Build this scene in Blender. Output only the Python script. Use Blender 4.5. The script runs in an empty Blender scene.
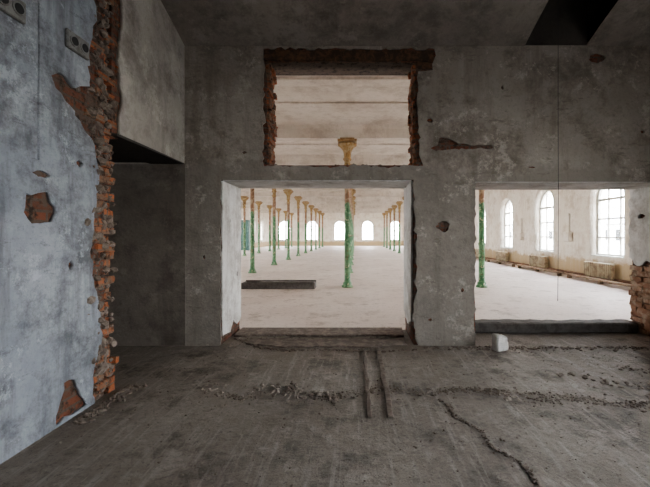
import bpy, bmesh, math, random
from mathutils import Vector, noise
random.seed(7)
scene = bpy.context.scene
COL = scene.collection
try: scene.view_settings.look = 'AgX - Medium High Contrast'
except Exception: pass

# ---------------------------------------------------------------- materials
def new_mat(name):
    m = bpy.data.materials.new(name); m.use_nodes = True
    nt = m.node_tree; b = nt.nodes['Principled BSDF']
    return m, nt, b
def N(nt, t, **kw):
    n = nt.nodes.new(t)
    for k, v in kw.items():
        if k in n.inputs: n.inputs[k].default_value = v
        else: setattr(n, k, v)
    return n
def noise_fac(nt, vec, scale, detail=6, rough=0.6, lo=0.4, hi=0.6, dist=0.0):
    n = N(nt, 'ShaderNodeTexNoise', Scale=scale, Detail=detail, Roughness=rough, Distortion=dist)
    nt.links.new(vec, n.inputs['Vector'])
    r = nt.nodes.new('ShaderNodeMapRange'); r.clamp = True
    r.inputs['From Min'].default_value = lo; r.inputs['From Max'].default_value = hi
    nt.links.new(n.outputs['Fac'], r.inputs['Value'])
    return r.outputs['Result']
def mix(nt, fac, a, b, mode='MIX'):
    n = nt.nodes.new('ShaderNodeMix'); n.data_type = 'RGBA'; n.blend_type = mode
    if isinstance(fac, (int, float)): n.inputs[0].default_value = fac
    else: nt.links.new(fac, n.inputs[0])
    for i, v in ((6, a), (7, b)):
        if isinstance(v, (tuple, list)): n.inputs[i].default_value = (*v[:3], 1)
        else: nt.links.new(v, n.inputs[i])
    return n.outputs[2]
def math_n(nt, op, a, b=None):
    n = nt.nodes.new('ShaderNodeMath'); n.operation = op
    for i, v in ((0, a), (1, b)):
        if v is None: continue
        if isinstance(v, (int, float)): n.inputs[i].default_value = v
        else: nt.links.new(v, n.inputs[i])
    return n.outputs[0]
def pos(nt):
    g = nt.nodes.new('ShaderNodeNewGeometry'); return g.outputs['Position']
def objc(nt):
    g = nt.nodes.new('ShaderNodeTexCoord'); return g.outputs['Object']
def sepz(nt, v):
    s = nt.nodes.new('ShaderNodeSeparateXYZ'); nt.links.new(v, s.inputs[0]); return s.outputs
def mapr(nt, v, a, b):
    r = nt.nodes.new('ShaderNodeMapRange'); r.clamp = True
    r.inputs['From Min'].default_value = a; r.inputs['From Max'].default_value = b
    nt.links.new(v, r.inputs['Value']); return r.outputs['Result']
def stretch(nt, p, sx, sy, sz):
    mp = nt.nodes.new('ShaderNodeMapping'); mp.inputs['Scale'].default_value = (sx, sy, sz)
    nt.links.new(p, mp.inputs[0]); return mp.outputs[0]
def bump(nt, b, h, strength=0.4, dist=0.02):
    n = nt.nodes.new('ShaderNodeBump'); n.inputs['Strength'].default_value = strength
    n.inputs['Distance'].default_value = dist
    nt.links.new(h, n.inputs['Height']); nt.links.new(n.outputs[0], b.inputs['Normal'])

def plaster(name, base, light, dark, scale=1.0, stain=None, rough=0.9, bs=0.35, low=None, lowz=(1.0, 1.4), streak=0.5, scratch=0.0, sthr=0.62, lowmix=1.0):
    m, nt, b = new_mat(name); p = pos(nt)
    c = mix(nt, noise_fac(nt, p, 0.8*scale, 12, 0.72, 0.40, 0.60), base, light)
    c = mix(nt, math_n(nt, 'MULTIPLY', noise_fac(nt, p, 1.7*scale, 12, 0.78, 0.48, 0.62), 0.85), c, dark)
    if low:
        z = sepz(nt, p)[2]
        zz = math_n(nt, 'ADD', z, noise_fac(nt, p, 2.0, 8, 0.7, 0.0, 1.0))
        f = math_n(nt, 'SUBTRACT', 1.0, mapr(nt, zz, lowz[0]+0.5, lowz[1]+0.5))
        c = mix(nt, math_n(nt, 'MULTIPLY', f, lowmix), c, low)
    c = mix(nt, math_n(nt, 'MULTIPLY', noise_fac(nt, stretch(nt, p, 3.2, 3.2, 0.35), 1.3, 10, 0.7, 0.52, 0.68), streak), c, dark)
    c = mix(nt, math_n(nt, 'MULTIPLY', noise_fac(nt, p, 26, 8, 0.75, 0.54, 0.68), 0.45), c, dark)
    if scratch:
        c = mix(nt, math_n(nt, 'MULTIPLY', noise_fac(nt, p, 3.2, 14, 0.82, 0.56, 0.60), scratch), c, tuple(min(1, v*1.35) for v in light))
        c = mix(nt, math_n(nt, 'MULTIPLY', noise_fac(nt, stretch(nt, p, 1, 1, 3.5), 2.1, 14, 0.8, 0.58, 0.61), scratch), c, dark)
    if stain:
        c = mix(nt, noise_fac(nt, p, 1.9*scale, 12, 0.8, sthr, sthr+0.03), c, stain)
    nt.links.new(c, b.inputs['Base Color']); b.inputs['Roughness'].default_value = rough
    n1 = noise_fac(nt, p, 9, 12, 0.7, 0.2, 0.8); n2 = noise_fac(nt, p, 2.5, 4, 0.5, 0.2, 0.8)
    bump(nt, b, math_n(nt, 'ADD', n1, math_n(nt, 'MULTIPLY', n2, 1.2)), bs, 0.03)
    return m
M_front = plaster('gray_plaster', (0.285,0.25,0.215), (0.37,0.33,0.29), (0.15,0.126,0.104), 0.9, (0.085,0.06,0.045), scratch=.55, sthr=.665, bs=.6, low=(0.23,0.207,0.182), lowz=(2.35,2.45), lowmix=.6)
M_passage_shade = plaster('passage_shade_plaster', (0.15,0.128,0.108), (0.19,0.165,0.142), (0.085,0.07,0.058), 1.0, scratch=.3)  # darker wall plaster, with the passage's shade put into the colour
M_left = plaster('blue_gray_limewash', (0.27,0.295,0.335), (0.40,0.425,0.46), (0.12,0.125,0.135), 1.1, (0.11,0.085,0.068), bs=1.0, streak=.75, scratch=.55, sthr=.645)
M_upper = plaster('pale_plaster', (0.34,0.31,0.275), (0.42,0.39,0.35), (0.20,0.18,0.155), 1.0, streak=.7, scratch=.4, bs=.5)
M_jamb = plaster('white_plaster', (0.58,0.57,0.55), (0.68,0.67,0.65), (0.34,0.31,0.28), 1.2, (0.25,0.17,0.12), sthr=.645, bs=.6)
M_ceil = plaster('ceiling_plaster', (0.23,0.20,0.175), (0.29,0.26,0.23), (0.13,0.11,0.093), 0.8, scratch=.4)
M_dark = plaster('recess_shade_plaster', (0.05,0.043,0.038), (0.065,0.057,0.05), (0.03,0.026,0.022))  # near-black colour paints the shade inside shaft, soffit and passage
M_hallwall = plaster('hall_wall_paint', (0.80,0.74,0.65), (0.87,0.83,0.76), (0.60,0.51,0.41), 1.0, (0.38,0.22,0.14), low=(0.52,0.40,0.25), lowz=(0.55,0.7), sthr=.64)
M_hallceil = plaster('hall_ceiling_paint', (0.70,0.635,0.56), (0.78,0.72,0.65), (0.52,0.45,0.38), 0.8, (0.34,0.27,0.22), bs=0.2, sthr=.65)

def brick_mat(name, c1, c2, mortar):
    m, nt, b = new_mat(name); p = pos(nt); s = sepz(nt, p)
    cx = nt.nodes.new('ShaderNodeCombineXYZ')
    nt.links.new(math_n(nt, 'ADD', s[0], s[1]), cx.inputs[0]); nt.links.new(s[2], cx.inputs[1])
    br = N(nt, 'ShaderNodeTexBrick', Scale=1.0)
    br.inputs['Brick Width'].default_value = 0.27; br.inputs['Row Height'].default_value = 0.08
    br.inputs['Mortar Size'].default_value = 0.012
    br.inputs['Color1'].default_value = (*c1, 1); br.inputs['Color2'].default_value = (*c2, 1); br.inputs['Mortar'].default_value = (*mortar, 1)
    nt.links.new(cx.outputs[0], br.inputs['Vector'])
    c = mix(nt, noise_fac(nt, p, 5, 10, 0.75, 0.46, 0.58), br.outputs['Color'], mortar)
    c = mix(nt, noise_fac(nt, p, 12, 8, 0.75, 0.5, 0.62), c, (0.04,0.026,0.018))
    nt.links.new(c, b.inputs['Base Color']); b.inputs['Roughness'].default_value = 0.95
    h = math_n(nt, 'ADD', noise_fac(nt, p, 20, 8, 0.7, 0.2, 0.8), math_n(nt, 'MULTIPLY', br.outputs['Fac'], -1.0))
    bump(nt, b, h, 0.8, 0.03)
    return m
M_brick = brick_mat('old_brick', (0.24,0.085,0.045), (0.14,0.058,0.034), (0.13,0.095,0.072))
M_brickorange = brick_mat('orange_brick', (0.48,0.15,0.06), (0.30,0.11,0.05), (0.24,0.15,0.10))

def simple(name, c1, c2, scale=6, rough=0.8, metal=0.0, bs=0.3, lo=0.45, hi=0.6):
    m, nt, b = new_mat(name); p = pos(nt)
    f = noise_fac(nt, p, scale, 8, 0.7, lo, hi, 0.4)
    nt.links.new(mix(nt, f, c1, c2), b.inputs['Base Color'])
    b.inputs['Roughness'].default_value = rough; b.inputs['Metallic'].default_value = metal
    bump(nt, b, noise_fac(nt, p, scale*3, 6, 0.7, 0.2, 0.8), bs, 0.01)
    return m
M_timber = simple('charred_timber', (0.05,0.03,0.018), (0.15,0.075,0.04), 9)
M_rust = simple('rusty_metal', (0.17,0.085,0.05), (0.28,0.17,0.11), 7, 0.8, 0.2)
M_rubble = simple('cement_rubble', (0.13,0.10,0.08), (0.25,0.205,0.17), 10)
M_clod = simple('plaster_fragments', (0.15,0.118,0.095), (0.34,0.295,0.25), 5)
M_jambbr = simple('crumbled_masonry', (0.24,0.12,0.07), (0.36,0.28,0.21), 5)
M_whiteblock = simple('aerated_block', (0.72,0.70,0.66), (0.55,0.52,0.48), 12)
M_frame = simple('window_paint', (0.62,0.62,0.58), (0.45,0.42,0.35), 14, 0.6)
M_box = simple('socket_plastic', (0.20,0.20,0.19), (0.12,0.11,0.10), 18, 0.5)
M_black = simple('black_rubber', (0.02,0.02,0.02), (0.03,0.03,0.03), 9)
M_teal = simple('teal_paint', (0.10,0.22,0.20), (0.06,0.14,0.13), 6, 0.5)
M_board = simple('gray_board', (0.13,0.12,0.11), (0.08,0.07,0.063), 8)
M_wood = simple('dirty_wood', (0.20,0.13,0.085), (0.30,0.22,0.15), 6)
M_radiator = simple('yellowed_enamel', (0.44,0.37,0.25), (0.24,0.17,0.11), 5, 0.6)
M_yard = simple('pale_render', (0.6,0.6,0.6), (0.5,0.48,0.46), 1)
M_roof = simple('gray_roofing', (0.35,0.34,0.34), (0.28,0.27,0.27), 1)

def col_mat():
    m, nt, b = new_mat('column_paint'); p = objc(nt); z = sepz(nt, p)[2]
    g = mix(nt, noise_fac(nt, p, 5, 8, 0.7, 0.45, 0.55, 0.6), (0.045,0.15,0.06), (0.14,0.27,0.14))
    g = mix(nt, noise_fac(nt, p, 8, 8, 0.75, 0.57, 0.60, 0.6), g, (0.5,0.48,0.32))
    g = mix(nt, noise_fac(nt, p, 6, 8, 0.75, 0.58, 0.62, 0.6), g, (0.18,0.09,0.045))
    u = mix(nt, noise_fac(nt, p, 6, 8, 0.75, 0.45, 0.55, 0.6), (0.42,0.31,0.20), (0.24,0.125,0.065))
    zz = math_n(nt, 'ADD', z, noise_fac(nt, p, 4, 6, 0.7, 0, 1))
    c = mix(nt, mapr(nt, zz, 2.85, 2.95), g, u)
    nt.links.new(c, b.inputs['Base Color']); b.inputs['Roughness'].default_value = 0.55
    bump(nt, b, noise_fac(nt, p, 15, 6, 0.7, 0.3, 0.7), 0.3, 0.01)
    return m
M_col = col_mat()
M_cap = simple('gilded_capital', (0.33,0.20,0.07), (0.45,0.35,0.20), 9, 0.55)

def floor_front():
    m, nt, b = new_mat('dirty_concrete'); p = pos(nt); s = sepz(nt, p)
    c = mix(nt, noise_fac(nt, p, 0.8, 12, 0.7, 0.40, 0.60), (0.18,0.15,0.122), (0.31,0.27,0.23))
    c = mix(nt, noise_fac(nt, p, 1.6, 12, 0.75, 0.48, 0.60), c, (0.085,0.066,0.052))
    mp = nt.nodes.new('ShaderNodeMapping'); mp.inputs['Rotation'].default_value = (0, 0, 0.25)
    nt.links.new(p, mp.inputs[0]); q = sepz(nt, mp.outputs[0])
    tri = math_n(nt, 'PINGPONG', q[0], 0.26)
    sv = math_n(nt, 'ADD', q[1], tri)
    fr = math_n(nt, 'FRACT', math_n(nt, 'MULTIPLY', sv, 11.0))
    line = math_n(nt, 'LESS_THAN', fr, 0.16)
    cell = math_n(nt, 'FLOOR', math_n(nt, 'MULTIPLY', sv, 11.0))
    rnd = nt.nodes.new('ShaderNodeTexWhiteNoise'); rnd.noise_dimensions = '2D'
    cc = nt.nodes.new('ShaderNodeCombineXYZ'); nt.links.new(cell, cc.inputs[0])
    nt.links.new(math_n(nt, 'FLOOR', math_n(nt, 'DIVIDE', q[0], 0.26)), cc.inputs[1]); nt.links.new(cc.outputs[0], rnd.inputs['Vector'])
    front = math_n(nt, 'SUBTRACT', 1.0, mapr(nt, s[1], 2.7, 3.5))
    msk = math_n(nt, 'MULTIPLY', noise_fac(nt, p, 1.1, 14, 0.8, 0.48, 0.60), front)
    c = mix(nt, math_n(nt, 'MULTIPLY', math_n(nt, 'MULTIPLY', rnd.outputs['Value'], msk), 0.5), c, (0.38,0.33,0.28))
    c = mix(nt, math_n(nt, 'MULTIPLY', math_n(nt, 'MULTIPLY', line, msk), 0.3), c, (0.065,0.052,0.042))
    for rot, sc in ((-0.7, 7), (0.9, 6)):
        mp2 = nt.nodes.new('ShaderNodeMapping'); mp2.inputs['Rotation'].default_value = (0, 0, rot); mp2.inputs['Scale'].default_value = (sc, 0.5, 1)
        nt.links.new(p, mp2.inputs[0])
        st = noise_fac(nt, mp2.outputs[0], 1.7, 10, 0.75, 0.54, 0.64)
        c = mix(nt, math_n(nt, 'MULTIPLY', st, 0.6), c, (0.38,0.34,0.30))
    c = mix(nt, math_n(nt, 'MULTIPLY', noise_fac(nt, p, 3.5, 14, 0.82, 0.54, 0.60), 0.6), c, (0.38,0.335,0.29))
    c = mix(nt, noise_fac(nt, p, 30, 8, 0.75, 0.56, 0.66), c, (0.065,0.052,0.042))
    nt.links.new(c, b.inputs['Base Color'])
    b.inputs['Roughness'].default_value = 0.55
    h = math_n(nt, 'ADD', noise_fac(nt, p, 14, 12, 0.75, 0.2, 0.8), math_n(nt, 'MULTIPLY', noise_fac(nt, p, 2.5, 6, 0.6, 0.2, 0.8), 2.0))
    h = math_n(nt, 'SUBTRACT', h, math_n(nt, 'MULTIPLY', math_n(nt, 'MULTIPLY', line, msk), 0.15))
    bump(nt, b, h, 0.7, 0.03)
    return m
M_floor = floor_front()
def floor_hall():
    m, nt, b = new_mat('dusty_hall_floor'); p = pos(nt)
    c = mix(nt, noise_fac(nt, p, 0.5, 9, 0.65, 0.4, 0.62, 0.3), (0.62,0.53,0.475), (0.72,0.64,0.585))
    c = mix(nt, noise_fac(nt, p, 2.0, 12, 0.8, 0.52, 0.62), c, (0.43,0.35,0.30))
    c = mix(nt, noise_fac(nt, p, 14, 8, 0.75, 0.56, 0.66, 0.3), c, (0.32,0.255,0.22))
    nt.links.new(c, b.inputs['Base Color']); b.inputs['Roughness'].default_value = 0.6
    bump(nt, b, noise_fac(nt, p, 10, 9, 0.7, 0.2, 0.8), 0.25, 0.02)
    return m
M_hfloor = floor_hall()
def glass():
    m, nt, b = new_mat('window_glass'); nt.nodes.remove(b)
    t = nt.nodes.new('ShaderNodeBsdfTransparent'); t.inputs[0].default_value = (0.92,0.95,0.96,1)
    g = nt.nodes.new('ShaderNodeBsdfGlossy'); g.inputs['Roughness'].default_value = 0.08
    mx = nt.nodes.new('ShaderNodeMixShader'); mx.inputs[0].default_value = 0.06
    nt.links.new(t.outputs[0], mx.inputs[1]); nt.links.new(g.outputs[0], mx.inputs[2])
    nt.links.new(mx.outputs[0], nt.nodes['Material Output'].inputs[0])
    return m
M_glass = glass()

# ---------------------------------------------------------------- geometry helpers
def obj_from_bm(bm, name, mats, parent=None, smooth=False, loc=(0,0,0)):
    me = bpy.data.meshes.new(name); bm.to_mesh(me); bm.free()
    if not isinstance(mats, (list, tuple)): mats = [mats]
    for m in mats: me.materials.append(m)
    if smooth:
        for p in me.polygons: p.use_smooth = True
    o = bpy.data.objects.new(name, me); COL.objects.link(o); o.location = loc
    if parent: o.parent = parent
    return o
def add_box(bm, x0, x1, y0, y1, z0, z1, mi=0, bev=0.0):
    vs = [bm.verts.new((x, y, z)) for x in (x0, x1) for y in (y0, y1) for z in (z0, z1)]
    fs = []
    for idx in ((0,1,3,2),(4,6,7,5),(0,4,5,1),(2,3,7,6),(0,2,6,4),(1,5,7,3)):
        f = bm.faces.new([vs[i] for i in idx]); f.material_index = mi; fs.append(f)
    bmesh.ops.recalc_face_normals(bm, faces=fs)
    if bev > 0:
        es = list({e for f in fs for e in f.edges})
        bmesh.ops.bevel(bm, geom=es, offset=bev, segments=1, affect='EDGES')
    return vs
def box(name, x0, x1, y0, y1, z0, z1, mat, parent=None, bev=0.0):
    bm = bmesh.new(); add_box(bm, x0, x1, y0, y1, z0, z1, 0, bev)
    return obj_from_bm(bm, name, mat, parent)
def jag(pts, step=0.08, amp=0.02, closed=True, seed=0, skip=()):
    r = random.Random(seed); out = []; n = len(pts)
    rng = n if closed else n-1
    for i in range(rng):
        a = Vector(pts[i]); b = Vector(pts[(i+1) % n]); d = b-a; L = d.length
        out.append(tuple(a))
        if i in skip or L < step: continue
        k = int(L/step); nrm = Vector((-d.y, d.x))/L
        for j in range(1, k):
            q = a+d*((j+r.uniform(-0.35,0.35))/k)+nrm*max(-2,min(2,r.gauss(0, 1)))*amp
            out.append(tuple(q))
    if not closed: out.append(tuple(pts[-1]))
    return out
def blob(cx, cz, rx, rz, seed, n=18, rough=0.25):
    r = random.Random(seed)
    return [(cx+rx*math.cos(t)*(1+r.uniform(-rough, rough)), cz+rz*math.sin(t)*(1+r.uniform(-rough, rough)))
            for t in [2*math.pi*i/n for i in range(n)]]
def sheet(name, loops, plane, c0, c1, mat, parent=None):
    cu = bpy.data.curves.new(name+'_c', 'CURVE'); cu.dimensions = '2D'; cu.fill_mode = 'BOTH'
    cu.extrude = abs(c1-c0)/2
    for lp in loops:
        s = cu.splines.new('POLY'); s.points.add(len(lp)-1); s.use_cyclic_u = True
        for i, (u, v) in enumerate(lp): s.points[i].co = (u, v, 0, 1)
    o = bpy.data.objects.new('tmp', cu); COL.objects.link(o)
    dg = bpy.context.evaluated_depsgraph_get(); dg.update()
    me = bpy.data.meshes.new_from_object(o.evaluated_get(dg))
    bpy.data.objects.remove(o)
    bm = bmesh.new(); bm.from_mesh(me); bpy.data.meshes.remove(me)
    bmesh.ops.remove_doubles(bm, verts=bm.verts, dist=1e-5)
    mid = (c0+c1)/2
    for v in bm.verts:
        u, w, t = v.co
        if plane == 'XZ': v.co = (u, mid+t, w)
        elif plane == 'YZ': v.co = (mid+t, u, w)
        else: v.co = (u, w, mid+t)
    bmesh.ops.recalc_face_normals(bm, faces=bm.faces)
    for f in bm.faces: f.material_index = 0
    return obj_from_bm(bm, name, mat, parent)
def chunk(bm, c, s, r, mi=0, flat=0.6):
    res = bmesh.ops.create_icosphere(bm, subdivisions=1, radius=s)
    a = r.uniform(0, 6.28); ca, sa = math.cos(a), math.sin(a); st = r.uniform(0.6, 1.6)
    for v in res['verts']:
        x, y, z = v.co * r.uniform(0.7, 1.25)
        x *= st; z *= flat
        v.co = Vector((x*ca-y*sa, x*sa+y*ca, z))+Vector(c)
def brick_stub(bm, cx, cy, cz, lx, ly, lz, r):
    n0 = len(bm.verts)
    add_box(bm, cx-lx/2, cx+lx/2, cy-ly/2, cy+ly/2, cz-lz/2, cz+lz/2, 0, 0.006)
    bm.verts.ensure_lookup_table()
    for v in bm.verts[n0:]:
        v.co += Vector((r.gauss(0,1), r.gauss(0,1), r.gauss(0,1)))*0.006

W = 4.92     # room side of the dividing wall
XL = -2.32   # left wall plane

# ---------------------------------------------------------------- floors
floor_o = box('floor', -5.2, 5.3, -3.6, 5.72, -0.15, 0.0, M_floor)
box('floor_hall', -11.8, 8.05, 5.72, 50.0, -0.15, 0.0, M_hfloor)
box('ground', -60, 90, -60, 110, -1.2, -1.0, simple('yard_gravel', (0.3,0.28,0.25), (0.2,0.18,0.16), 3))

# ---------------------------------------------------------------- dividing wall
dl = jag([(-1.826,0.0),(-1.826,2.25)], .12, .006, False, 1)
dr = jag([(0.80,2.25),(0.80,0.0)], .10, .005, False, 2)
ol = jag([(1.635,0),(1.635,2.23)], .12, .008, False, 3)
orr = jag([(4.40,2.23),(4.40,1.2),(4.42,0.8),(4.41,0.0)], .09, .01, False, 4)
lower = [(-11.8,0)]+dl+dr+ol+orr+[(8.05,0),(8.05,2.45),(-11.8,2.45)]
wall = sheet('wall_front', [lower], 'XZ', W, W+0.8, M_brick)
hx0, hx1, hz0, hz1 = -1.20, 0.83, 2.45, 3.85
upper = [(-11.8,2.45)]+jag([(hx0,2.45),(hx0,hz1)], .08,.012,False,5)+jag([(hx1,hz1),(hx1,2.45)],.08,.012,False,6)+[(8.05,2.45),(8.05,5.1),(-11.8,5.1)]
sheet('upper_masonry', [upper], 'XZ', W, W+0.4, M_brick, wall)
P0, P1 = W-0.025, W
bot = [(-2.9,0.0)]+jag([(-1.83,0.0),(-1.826,2.252)],.08,.006,False,11)+jag([(0.80,2.252),(0.83,1.3),(0.80,0.25),(0.86,0.0)],.06,.02,False,12)\
    +jag([(1.62,0.0),(1.63,2.225)],.07,.012,False,13)+jag([(4.42,2.225),(4.46,1.3),(4.55,0.0)],.07,.03,False,14)+[(5.3,0.0)]
outer = [(-5.2,0.0)]+bot+[(5.3,4.9),(-5.2,4.9)]
hole_up = jag([(-1.235,2.43),(-1.235,3.84),(-1.245,4.03),(1.08,4.03),(1.06,3.74),(0.86,3.72),(0.87,2.60),(0.93,2.44),(0.4,2.42),(0.1,2.445),(-0.5,2.425)],.06,.016,True,15)
holes = [hole_up,
    blob(1.20,1.62,.085,.075,21), 
    jag([(1.02,2.68),(1.12,2.72),(1.15,2.82),(1.30,2.80),(1.42,2.73),(1.62,2.71),(1.86,2.72),(1.88,2.68),(1.6,2.665),(1.3,2.66),(1.1,2.64)],.05,.008,True,22),
    blob(3.28,3.90,.10,.07,23), blob(1.02,3.05,.04,.03,24), blob(-1.5,2.62,.03,.02,26),
    blob(1.46,0.75,.02,.03,27), blob(1.02,0.35,.03,.02,28), blob(2.4,2.42,.05,.012,29), blob(-2.05,1.2,.02,.03,30), blob(3.9,2.9,.03,.02,38), blob(2.0,3.5,.02,.03,39)]
sheet('plaster_coat', [outer]+holes, 'XZ', P0, P1, M_front, wall)
box('passage_shade_plaster', -5.0, -2.30, P0-.006, P0-.001, 0, 2.46, M_passage_shade, wall)  # thin dark panel that paints the shadow behind the bulkhead
sheet('jamb_plaster_a', [jag([(W+.01,0.12),(W+.30,0.10),(W+.45,0.25),(W+.6,0.14),(W+.79,0.2),(W+.79,2.24),(W+.01,2.24)],.07,.01,True,31),
      blob(W+.62,0.9,.03,.05,32), blob(W+.3,1.7,.02,.03,33)], 'YZ', -1.832, -1.802, M_jamb, wall)
sheet('jamb_plaster_b', [jag([(W+.01,0.9),(W+.25,1.0),(W+.45,1.12),(W+.62,1.02),(W+.79,1.15),(W+.79,2.22),(W+.01,2.22)],.06,.015,True,34),
      blob(W+.55,1.78,.06,.04,35)], 'YZ', 4.335, 4.375, M_jamb, wall)
sheet('jamb_plaster_d', [jag([(W+.06,0.3),(W+.4,0.2),(W+.79,0.3),(W+.79,2.24),(W+.04,2.24)],.06,.015,True,37)], 'YZ', 0.77, 0.795, M_jamb, wall)
box('soffit_plaster_a', -1.80, 0.77, W+.01, W+.79, 2.235, 2.26, M_jamb, wall)
box('soffit_plaster_b', 1.64, 4.38, W+.01, W+.79, 2.215, 2.24, M_jamb, wall)
sheet('hall_side_plaster', [[(-11.8,2.45),(hx0,2.45),(hx0,hz1),(hx1,hz1),(hx1,2.45),(8.05,2.45),(8.05,4.6),(-11.8,4.6)]], 'XZ', W+.40, W+.43, M_hallwall, wall)
r = random.Random(40); bm = bmesh.new()
z = 2.50
while z < 3.83:
    for sx, x in ((1, hx0), (-1, hx1)):
        y = W+0.02
        while y < W+0.36:
            L = r.choice([0.12, 0.25]); L = min(L, W+0.39-y)
            if r.random() < 0.85:
                brick_stub(bm, x+sx*r.uniform(-0.03, 0.015), y+L/2, z, 0.09, L*0.94, 0.064, r)
            y += L+0.01
    z += 0.078
obj_from_bm(bm, 'reveal_bricks', M_brickorange, wall)
bm = bmesh.new(); z = .04
while z < 1.02:
    y = W+.02
    while y < W+.76:
        L = min(r.choice([.12,.25]), W+.79-y)
        brick_stub(bm, 4.415-r.uniform(0,.035), y+L/2, z, .12, L*.97, .074, r)
        y += L+.006
    z += .079
for i in range(90): chunk(bm, (4.36+r.uniform(-.01,.02), r.uniform(W+.02,W+.76), r.uniform(.03,1.05)), r.uniform(.015,.04), r, flat=1)
obj_from_bm(bm, 'jamb_bricks', M_jambbr, wall)
bm = bmesh.new()
for i in range(60):
    chunk(bm, (r.uniform(hx0,hx1), r.uniform(W,W+.35), 2.455), r.uniform(.01,.035), r)
obj_from_bm(bm, 'sill_crumbs', M_rubble, wall)
bm = bmesh.new()
add_box(bm, -1.24, 1.08, W-.03, W+.12, 3.86, 4.015, 0, .012)
add_box(bm, -1.24, 1.05, W+.13, W+.26, 3.87, 4.01, 0, .012)
add_box(bm, -1.24, 1.03, W+.27, W+.40, 3.86, 4.02, 0, .012)
add_box(bm, 0.84, 1.07, W-.02, W+.10, 3.76, 3.858, 0, .015)
bmesh.ops.subdivide_edges(bm, edges=[e for e in bm.edges if e.calc_length() > 1], cuts=30)
for v in bm.verts: v.co += Vector(noise.noise_vector(v.co*5))*0.018
obj_from_bm(bm, 'timber_lintel', M_timber, wall)

# ---------------------------------------------------------------- left wall with broken end
wl = box('wall_left', XL-0.45, XL-0.03, -3.6, 3.38, 0, 4.75, M_brick)
edge = [(3.22,0.0),(3.20,0.25),(3.32,0.6),(3.24,1.0),(3.17,1.3),(3.20,1.5),(3.24,1.75),(3.28,2.05),(3.22,2.30),(3.08,2.42),(2.93,2.56),(2.80,2.64),(2.76,2.72),(2.84,2.78),(3.00,2.72),(3.16,2.80),(3.15,3.1),(3.24,3.5),(3.20,3.9),(3.26,4.6)]
edge = jag(edge,.05,.014,False,50)
lp = [(-3.6,0.0)]+edge+[(3.28,4.75),(-3.6,4.75)]
lh = [jag([(2.53,1.66),(2.55,1.80),(2.74,1.83),(2.80,1.72),(2.77,1.60),(2.6,1.575)],.04,.010,True,51),
      jag([(2.80,0.02),(2.84,0.18),(2.88,0.32),(3.00,0.30),(3.06,0.14),(3.13,0.03)],.05,.010,True,52),
      [(2.64,2.05),(2.636,2.4),(2.644,2.9),(2.64,3.3),(2.662,3.3),(2.664,2.9),(2.654,2.4),(2.658,2.05)],
      blob(2.68,1.95,.07,.025,54), blob(2.35,2.9,.02,.015,55), blob(2.95,1.25,.03,.04,58), blob(3.05,2.1,.035,.03,59), blob(2.5,3.4,.05,.02,68)]
sheet('limewash_coat', [lp]+lh, 'YZ', XL-.03, XL, M_left, wl)
r = random.Random(60); bm = bmesh.new(); z = 0.04; row = 0
while z < 4.7:
    y = 2.86+(0.13 if row % 2 else 0)
    lim = 3.50+0.05*noise.noise(Vector((z*2,0,3)))+ (0.04 if row%2 else 0)
    if z > 2.47: lim = 3.60
    while y < lim-0.04:
        L = min(0.25, lim-y)
        off = r.uniform(-.05,.02)
        if y > 3.12:
            brick_stub(bm, XL-0.10+off, y+L/2, z, 0.16, L*0.95, 0.066, r)
        y += L+0.012
    z += 0.079; row += 1
obj_from_bm(bm, 'exposed_bricks', M_brickorange, wl)
bm = bmesh.new()
for i in range(420):
    z = r.uniform(0, 4.6)
    chunk(bm, (XL-.02+r.uniform(-.03,.012), 3.33+r.gauss(0,.08), z), r.uniform(.010,.045), r, flat=1)
obj_from_bm(bm, 'mortar_lumps', M_rubble, wl)
box('wall_left_pier', XL-0.45, XL-0.16, 3.385, 3.45, 0, 2.47, M_brick, wl)

bh = box('wall_bulkhead', XL-0.45, XL-0.02, 3.47, W-.03, 2.485, 4.75, M_brick)
sheet('bulkhead_plaster', [jag([(3.55,2.49),(3.60,2.9),(3.52,3.2),(3.60,3.7),(3.55,4.2),(3.58,4.75),(W-.03,4.75),(W-.03,2.47)],.08,.014,True,62,skip=(5,6,7))], 'YZ', XL-.02, XL+.012, M_upper, bh)
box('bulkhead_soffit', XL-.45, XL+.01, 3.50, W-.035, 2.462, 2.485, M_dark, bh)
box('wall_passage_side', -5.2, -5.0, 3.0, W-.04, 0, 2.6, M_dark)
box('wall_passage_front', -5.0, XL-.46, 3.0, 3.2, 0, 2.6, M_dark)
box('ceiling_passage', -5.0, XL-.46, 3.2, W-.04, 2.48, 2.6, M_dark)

# remaining room walls
def rect(a,b,c,d): return [(a,c),(b,c),(b,d),(a,d)]
RW = [(-2.4,-0.7),(0.3,2.0)]
sheet('wall_back', [rect(XL-.45,5.3,0,4.9)], 'XZ', -4.05, -3.6, M_upper)
sheet('wall_right', [rect(-3.6,W-.03,0,4.9)]+[rect(a,b,.9,3.2) for a,b in RW], 'YZ', 5.3, 5.75, M_upper)

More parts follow.
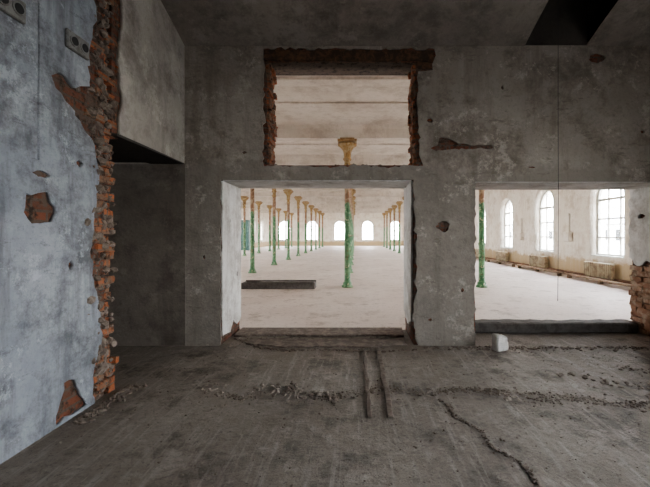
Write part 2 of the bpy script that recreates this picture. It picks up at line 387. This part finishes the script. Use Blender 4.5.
# ---------------------------------------------------------------- vaulted ceiling with slot
prof = [(W-.02,4.06),(4.6,4.18),(4.3,4.285),(3.9,4.40),(3.5,4.49),(3.0,4.57),(2.5,4.62),(1.8,4.66),(0.5,4.70),(-1.5,4.70),(-3.6,4.70)]
def slot(x0,x1,y): return 2.30 < (x0+x1)/2 < 3.13 and y > 2.5
xs = [-2.78,-2.3,-1.5,-.5,.5,1.4,2.30,3.13,4.0,5.3]
bm = bmesh.new(); g = {}
for i, x in enumerate(xs):
    for j, (y, z) in enumerate(prof): g[i,j] = bm.verts.new((x, y, z))
for i in range(len(xs)-1):
    for j in range(len(prof)-1):
        if slot(xs[i], xs[i+1], prof[j+1][0]+.01): continue
        bm.faces.new((g[i,j],g[i+1,j],g[i+1,j+1],g[i,j+1]))
ext = bmesh.ops.extrude_face_region(bm, geom=list(bm.faces))
for v in ext['geom']:
    if isinstance(v, bmesh.types.BMVert): v.co.z += .25
bmesh.ops.recalc_face_normals(bm, faces=bm.faces)
ceil = obj_from_bm(bm, 'ceiling', M_ceil)
side = [(y, z+.01) for y, z in prof[:7]]+[(2.5,5.5),(W-.02,5.5)]
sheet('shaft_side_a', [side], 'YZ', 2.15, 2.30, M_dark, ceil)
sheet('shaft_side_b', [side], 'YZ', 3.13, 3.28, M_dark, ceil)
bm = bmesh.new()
add_box(bm, 2.10,3.33, 2.4,W+.1, 5.5,5.6); add_box(bm, 2.10,3.33, 2.3,2.5, 4.64,5.6); add_box(bm, 2.301,3.129, W-.06,W-.028, 4.07,5.5)  # last box: dark panel painting slot shade over the lit wall plaster
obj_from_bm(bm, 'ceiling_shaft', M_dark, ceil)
hc = box('ceiling_hall', -11.8, 8.05, W+.43, 50.0, 4.60, 4.8, M_hallceil)
bm = bmesh.new()
SP = 3.85; cy = [10.4+SP*i for i in range(-1, 10)]
for y in cy:
    pf = [(-.26,4.60),(-.19,4.50),(-.15,4.255),(.15,4.255),(.19,4.50),(.26,4.60)]
    a = [bm.verts.new((-11.8, y+u, v)) for u, v in pf]; b = [bm.verts.new((8.05, y+u, v)) for u, v in pf]
    for k in range(5): bm.faces.new((a[k],a[k+1],b[k+1],b[k]))
for y in cy:
    add_box(bm, -11.79, 8.04, y+1.86, y+1.96, 4.56, 4.62)
bmesh.ops.recalc_face_normals(bm, faces=bm.faces)
obj_from_bm(bm, 'ceiling_beams', M_hallceil, hc)

# ---------------------------------------------------------------- arched windows
WW, Z0, ZS = 0.80, 0.79, 2.68
def arch(c, hw=WW, z0=Z0, zs=ZS, n=14):
    return [(c-hw,z0),(c+hw,z0)]+[(c+hw*math.cos(math.pi*i/n), zs+hw*math.sin(math.pi*i/n)) for i in range(n+1)]
wy = [11.6+3.83*i for i in range(-1, 10)]
wxs = [-9.8,-5.95,-2.1,1.75,5.6]
wr = sheet('wall_hall_right', [rect(5.72,50,0,4.8)]+[arch(c) for c in wy], 'YZ', 8.05, 8.6, M_hallwall)
wlh = sheet('wall_hall_left', [rect(5.72,50,0,4.8)]+[arch(c) for c in wy], 'YZ', -12.35, -11.8, M_hallwall)
wf = sheet('wall_hall_far', [rect(-11.8,8.05,0,4.8)]+[arch(c) for c in wxs], 'XZ', 50, 50.5, M_hallwall)

def win_mesh(hw, z0, zs, arched=True):
    bm = bmesh.new(); d = .04
    n = 14
    def path(h):
        if arched: return [(-h,z0+(hw-h)),(h,z0+(hw-h))]+[(h*math.cos(math.pi*i/n), zs+h*math.sin(math.pi*i/n)) for i in range(n+1)]
        return [(-h,z0+(hw-h)),(h,z0+(hw-h)),(h,zs-(hw-h)),(-h,zs-(hw-h))]
    o_, i_ = path(hw-.002), path(hw-.08)
    k = len(o_); V = [[bm.verts.new((p[0], y, p[1])) for p in L] for L, y in ((o_,-d),(i_,-d),(i_,d),(o_,d))]
    for a in range(4):
        A, B = V[a], V[(a+1)%4]
        for j in range(k):
            j2 = (j+1)%k
            try: bm.faces.new((A[j],A[j2],B[j2],B[j]))
            except ValueError: pass
    top = zs+(hw-.1 if arched else -.05)
    for x in (-hw*.34, hw*.34): add_box(bm, x-.022,x+.022,-.03,.03,z0+.05, top if not arched else zs+hw*.85)
    H = zs-z0
    for q in (0.33,0.66,1.0):
        w = .04 if q == 1.0 else .022
        if q == 1.0 and not arched: continue
        add_box(bm, -hw+.05,hw-.05,-.032,.032,z0+H*q-w,z0+H*q+w)
    add_box(bm, -hw+.01,hw-.01,-.25,-.04,z0+.001,z0+.035)
    bmesh.ops.recalc_face_normals(bm, faces=bm.faces)
    gi = path(hw-.07); f = bm.faces.new([bm.verts.new((p[0], .005, p[1])) for p in gi]); f.material_index = 1
    me = bpy.data.meshes.new('window_mesh'); bm.to_mesh(me); bm.free()
    me.materials.append(M_frame); me.materials.append(M_glass)
    return me
wm = win_mesh(WW, Z0, ZS); wm2 = win_mesh(.85, .9, 3.2, False)
cnt = [0]
def portal(parent, sx, sz, zc):
    l = bpy.data.lights.new('sky_portal', 'AREA'); l.shape = 'RECTANGLE'; l.size = sx; l.size_y = sz
    try: l.cycles.is_portal = True
    except Exception: return
    o = bpy.data.objects.new('sky_portal', l); COL.objects.link(o); o.parent = parent
    o.location = (0, .12, zc); o.rotation_euler = (-math.pi/2, 0, 0)
def place_win(me, loc, rz, hw=WW, z0=Z0, z1=ZS+WW):
    cnt[0] += 1
    o = bpy.data.objects.new('window_%d' % cnt[0], me); COL.objects.link(o)
    o.location = loc; o.rotation_euler = (0,0,rz)
    portal(o, 2*hw, z1-z0, (z0+z1)/2)
for c in wy: place_win(wm, (8.35, c, 0), -math.pi/2)
for c in wy: place_win(wm, (-12.1, c, 0), math.pi/2)
for c in wxs: place_win(wm, (c, 50.3, 0), 0)
for a, b_ in RW: place_win(wm2, (5.55,(a+b_)/2,0), -math.pi/2, .85,.9,3.2)

# ---------------------------------------------------------------- cast iron columns
def column_mesh():
    bm = bmesh.new(); seg = 24
    P = [(.16,0,0,0),(.16,.05,0,0),(.125,.07,0,0),(.125,.13,0,0),(.095,.16,0,0),(.086,.3,0,0),(.084,1.2,0,0),(.10,1.22,0,0),(.10,1.27,0,0),(.084,1.29,0,0),
         (.080,3.40,0,0),(.11,3.43,0,1),(.115,3.47,0,1),(.083,3.50,0,1),(.082,3.62,.04,1),(.12,3.66,0,1),(.12,3.70,0,1),(.09,3.72,.08,1),(.094,3.84,.14,1),(.112,3.93,.18,1),
         (.155,4.00,.16,1),(.235,4.05,.1,1),(.27,4.08,0,1),(.265,4.12,0,1),(.21,4.14,0,1)]
    rings = []
    for R, z, lob, mi in P:
        rings.append([bm.verts.new((R*(1+lob*math.cos(8*t))*math.cos(t), R*(1+lob*math.cos(8*t))*math.sin(t), z)) for t in [2*math.pi*i/seg for i in range(seg)]])
    for k in range(len(P)-1):
        for i in range(seg):
            f = bm.faces.new((rings[k][i], rings[k][(i+1)%seg], rings[k+1][(i+1)%seg], rings[k+1][i])); f.material_index = P[k+1][3]; f.smooth = True
    bm.faces.new(rings[0][::-1]); bm.faces.new(rings[-1])
    add_box(bm, -.27,.27,-.27,.27,4.14,4.2,1,.01); add_box(bm, -.2,.2,-.2,.2,4.2,4.255,1)
    me = bpy.data.meshes.new('cast_iron_column'); bm.to_mesh(me); bm.free()
    me.materials.append(M_col); me.materials.append(M_cap); return me
cm = column_mesh()
for x in (-7.9, -4.05, -0.22, 3.65):
    for y in cy[0:]:
        if y < 8: continue
        o = bpy.data.objects.new('cast_iron_column', cm); COL.objects.link(o); o.location = (x, y, 0)

# ---------------------------------------------------------------- objects in the hall
bm = bmesh.new()
x0, x1, y0, y1 = -3.15, -1.12, 10.0, 10.45
add_box(bm, x0,x1,y0,y1,0.0,.03); add_box(bm, x0,x1,y0,y0+.03,.03,.17); add_box(bm, x0,x1,y1-.03,y1,.03,.2)
add_box(bm, x0,x0+.03,y0+.03,y1-.03,.03,.17); add_box(bm, x1-.03,x1,y0+.03,y1-.03,.03,.17)
add_box(bm, x0+.5,x1-.02,y0-.02,y0+.25,.171,.195)
obj_from_bm(bm, 'metal_trough', M_board)
bm = bmesh.new()
y = 9.3
while y < 46:
    L = 3.5
    add_box(bm, 7.42,7.60,y,y+L,.10,.15)
    for q in (.1,1.7,3.3): add_box(bm, 7.45,7.57,y+q,y+q+.1,0,.10)
    y += 3.83
obj_from_bm(bm, 'plank_bench', M_wood)
def tube(name, pts, rad, mat, parent=None, n=8):
    cu = bpy.data.curves.new(name, 'CURVE'); cu.dimensions = '3D'; cu.bevel_depth = rad; cu.bevel_resolution = 2
    s = cu.splines.new('POLY'); s.points.add(len(pts)-1)
    for i, p in enumerate(pts): s.points[i].co = (*p, 1)
    cu.materials.append(mat); o = bpy.data.objects.new(name, cu); COL.objects.link(o)
    if parent: o.parent = parent
    return o
tube('heating_pipe', [(7.97,6,.12),(7.97,49.5,.12)], .045, M_rust)
bm = bmesh.new()
for k in range(14):
    q = -.63+k*.095
    add_box(bm, -.07,.07,q,q+.07,.14,.62,0,.02)
add_box(bm, -.03,.03,-.66,.72,.17,.22,0,.01); add_box(bm, -.03,.03,-.66,.72,.54,.59,0,.01)
for q in (-.55,.55): add_box(bm, -.04,.04,q,q+.04,0,.15)
rad_me = bpy.data.meshes.new('radiator'); bm.to_mesh(rad_me); bm.free(); rad_me.materials.append(M_radiator)
for c in wy:
    o = bpy.data.objects.new('radiator', rad_me); COL.objects.link(o); o.location = (7.83, c, 0)
for y in (13.5, 17.35):
    bm = bmesh.new(); add_box(bm, 7.88,8.045,y-.18,y+.18,1.25,1.62,0,.02); add_box(bm, 7.865,7.88,y-.14,y+.14,1.29,1.58,0,.005); add_box(bm,7.98,8.02,y-.015,y+.015,1.62,2.3)
    obj_from_bm(bm, 'fuse_box', M_hallwall)
bm = bmesh.new(); add_box(bm, -11.0,-9.9,33.6,34.3,.08,2.9,0,.02)
for k in (0,1): add_box(bm, -10.96+.53*k,-10.47+.53*k,33.57,33.6,.14,2.84,0,.008)
for a in (-10.97,-9.99):
    for b in (33.65,34.2): add_box(bm, a,a+.06,b,b+.06,0,.08)
obj_from_bm(bm, 'metal_cabinet', M_teal)

# ---------------------------------------------------------------- threshold, kerb and rubble
bm = bmesh.new()
add_box(bm, 1.66,4.33,5.50,5.75,0.0,.16,0,.02)
bmesh.ops.subdivide_edges(bm, edges=[e for e in bm.edges if e.calc_length()>1], cuts=30)
for v in bm.verts:
    if v.co.z > .02: v.co += Vector(noise.noise_vector(v.co*6))*.02
obj_from_bm(bm, 'threshold_kerb', M_board, floor_o)
sheet('threshold_slab', [jag([(-1.78,5.30),(-1.2,5.36),(-.4,5.30),(.3,5.34),(.72,5.32),(.74,5.72),(-1.78,5.72)],.12,.02,True,70,skip=(4,5,6))], 'XY', 0.0, .035, M_rubble, floor_o)
sheet('threshold_slab', [jag([(-1.5,4.95),(-1.0,4.80),(-.2,4.84),(.2,4.78),(.7,4.9),(.7,5.15),(.1,5.2),(-.6,5.1),(-1.1,5.2),(-1.5,5.1)],.12,.025,True,71)], 'XY', 0.0, .022, M_rubble, floor_o)
bm = bmesh.new()
for xa, w in ((.12,.045),(.30,.06)):
    n = 22; prev = None
    for i in range(n+1):
        y = 2.95+(4.62-2.95)*i/n; j = .018*noise.noise(Vector((y*5, xa*9, 0)))
        h = .016+.012*noise.noise(Vector((y*8, xa, 5)))
        vs = [bm.verts.new(q) for q in ((xa-w/2+j,y,0),(xa-w/3+j,y,h),(xa+w/3+j,y,h),(xa+w/2+j,y,0))]
        if prev:
            for k in range(3): bm.faces.new((prev[k],prev[k+1],vs[k+1],vs[k]))
        prev = vs
bmesh.ops.recalc_face_normals(bm, faces=bm.faces)
obj_from_bm(bm, 'channel_edging', M_rubble, floor_o)
r = random.Random(80)
def rub(n, f, name='rubble_debris', parent=None, mat=None):
    bm = bmesh.new()
    for i in range(n):
        x, y, s = f()
        chunk(bm, (x,y,.004), s, r, flat=.7)
    for v in bm.verts:
        if v.co.z < 0: v.co.z = 0.0
    obj_from_bm(bm, name, mat or M_clod, parent)
def f1():
    x = r.uniform(-1.5, 4.2); return x, 3.42+.08*math.sin(x*2.1)+.05*math.sin(x*7)+r.gauss(0,.05)*(1.5 if r.random()<.3 else .7)-.04*x, r.uniform(.004,.014)*(2.2 if r.random()<.06 else 1)
def f2():
    t = r.random(); return .9+2.9*t, 3.5-1.3*t*t+r.gauss(0,.04), r.uniform(.004,.014)
def f3(): return r.uniform(.9,4.3), 4.84-abs(r.gauss(0,.09)), r.uniform(.006,.024)
def f4(): return r.uniform(-1.7,.7), r.uniform(4.75,5.65), r.uniform(.005,.022)
def f5(): return XL+.06+abs(r.gauss(0,.08)), r.uniform(2.85,3.6), r.uniform(.006,.024)
def f6(): return r.uniform(-2.2,4.0), r.uniform(1.2,4.8), r.uniform(.003,.010)
def f7():
    a = r.choice([(3.0,4.1,4.3,3.2),(-.9,3.6,-.2,3.3),(2.2,3.9,3.9,3.0)]); t = r.random()
    return a[0]+(a[2]-a[0])*t+r.gauss(0,.06), a[1]+(a[3]-a[1])*t+r.gauss(0,.06), r.uniform(.006,.03)
def f8():
    P = [(-1.75,5.25),(-1.5,5.05),(-1.25,4.8),(-.9,4.68),(-.3,4.72),(.3,4.62),(.8,4.7)]
    i = r.randrange(6); t = r.random(); a, b = P[i], P[i+1]
    return a[0]+(b[0]-a[0])*t, a[1]+(b[1]-a[1])*t+r.gauss(0,.015), r.uniform(.008,.022)
def f9():   # diagonal break in the screed toward the right-hand foreground
    t = r.random(); return .75+.45*t+.03*math.sin(t*20)+r.gauss(0,.012), 3.3-1.35*t, r.uniform(.004,.012)
rub(1100,f1,'ridge_debris',floor_o); rub(450,f2,'ridge_debris',floor_o); rub(300,f3,'wall_foot_debris',floor_o)
rub(350,f4,'threshold_debris',floor_o); rub(900,f6,'floor_crumbs',floor_o); rub(260,f7,'clods',floor_o); rub(320,f8,'broken_edge',floor_o,M_rubble)
rub(260,f9,'diagonal_break',floor_o,M_rubble); rub(140,f5,mat=M_rubble)
bm = bmesh.new(); add_box(bm, -.09,.09,-.07,.07,0,.21,0,.02)
bmesh.ops.subdivide_edges(bm, edges=bm.edges, cuts=3, use_grid_fill=True)
for v in bm.verts:
    k = noise.noise_vector(v.co*9+Vector((3,1,0)))*.022
    if v.co.z > .01: v.co += k
    if v.co.z > .12 and v.co.x > 0: v.co.z -= .03
    v.co.z = max(v.co.z, 0)
b = obj_from_bm(bm, 'broken_block', M_whiteblock, loc=(1.88,4.70,0)); b.rotation_euler = (0,0,.3)

# ---------------------------------------------------------------- fittings on left wall
def socket_box(y, z):
    bm = bmesh.new(); x = XL
    add_box(bm, x,x+.03,y-.12,y+.12,z-.075,z+.075,0,.008)
    for k in (-.055,.055):
        for rad, dx, mi in ((.045,.038,0),(.033,.042,1)):
            vs = [bm.verts.new((x+dx, y+k+rad*math.cos(t), z+rad*math.sin(t))) for t in [2*math.pi*i/16 for i in range(16)]]
            ws = [bm.verts.new((x+.02, v.co.y, v.co.z)) for v in vs]
            f = bm.faces.new(vs); f.material_index = mi
            for i in range(16):
                f = bm.faces.new((vs[i],vs[(i+1)%16],ws[(i+1)%16],ws[i])); f.material_index = mi
    obj_from_bm(bm, 'electrical_socket', [M_box, M_black])
socket_box(3.0, 3.08); socket_box(2.40, 3.04)
tube('hanging_cable', [(2.70,4.80,5.5),(2.70,4.80,3.0),(2.705,4.80,1.6),(2.70,4.81,.62)], .003, M_black)

# ---------------------------------------------------------------- building across the yard
bm = bmesh.new(); add_box(bm, 44,52,5,125,-1,3.4)
a = [bm.verts.new(p) for p in ((43.5,4.5,3.4),(48,4.5,5.2),(52.5,4.5,3.4),(43.5,125.5,3.4),(48,125.5,5.2),(52.5,125.5,3.4))]
for q in ((0,1,4,3),(1,2,5,4)): bm.faces.new([a[i] for i in q]).material_index = 1
bm.faces.new((a[0],a[1],a[2])); bm.faces.new((a[3],a[4],a[5]))
y = 7
while y < 124: add_box(bm, 43.95,44.05,y,y+1.4,.6,2.4,2); y += 3.5
obj_from_bm(bm, 'outbuilding', [M_yard, M_roof, M_black])

# ---------------------------------------------------------------- world, camera
w = bpy.data.worlds.new('daylight'); scene.world = w; w.use_nodes = True
nt = w.node_tree; bg = nt.nodes['Background']
tc = nt.nodes.new('ShaderNodeTexCoord'); s = nt.nodes.new('ShaderNodeSeparateXYZ'); nt.links.new(tc.outputs['Generated'], s.inputs[0])
f = mapr(nt, s.outputs[2], 0.0, 0.6)
c = mix(nt, f, (1.0,0.97,0.94), (0.84,0.89,1.0)); nt.links.new(c, bg.inputs[0])
bg.inputs['Strength'].default_value = 42.0
cd = bpy.data.cameras.new('camera'); cam = bpy.data.objects.new('camera', cd); COL.objects.link(cam)
cd.lens = 20.0; cd.sensor_width = 36.0; cd.shift_x = -30/650; cd.shift_y = -8.5/650; cd.clip_start = .05; cd.clip_end = 300
cam.location = (0,0,1.5); cam.rotation_euler = (math.pi/2,0,0)
scene.camera = cam
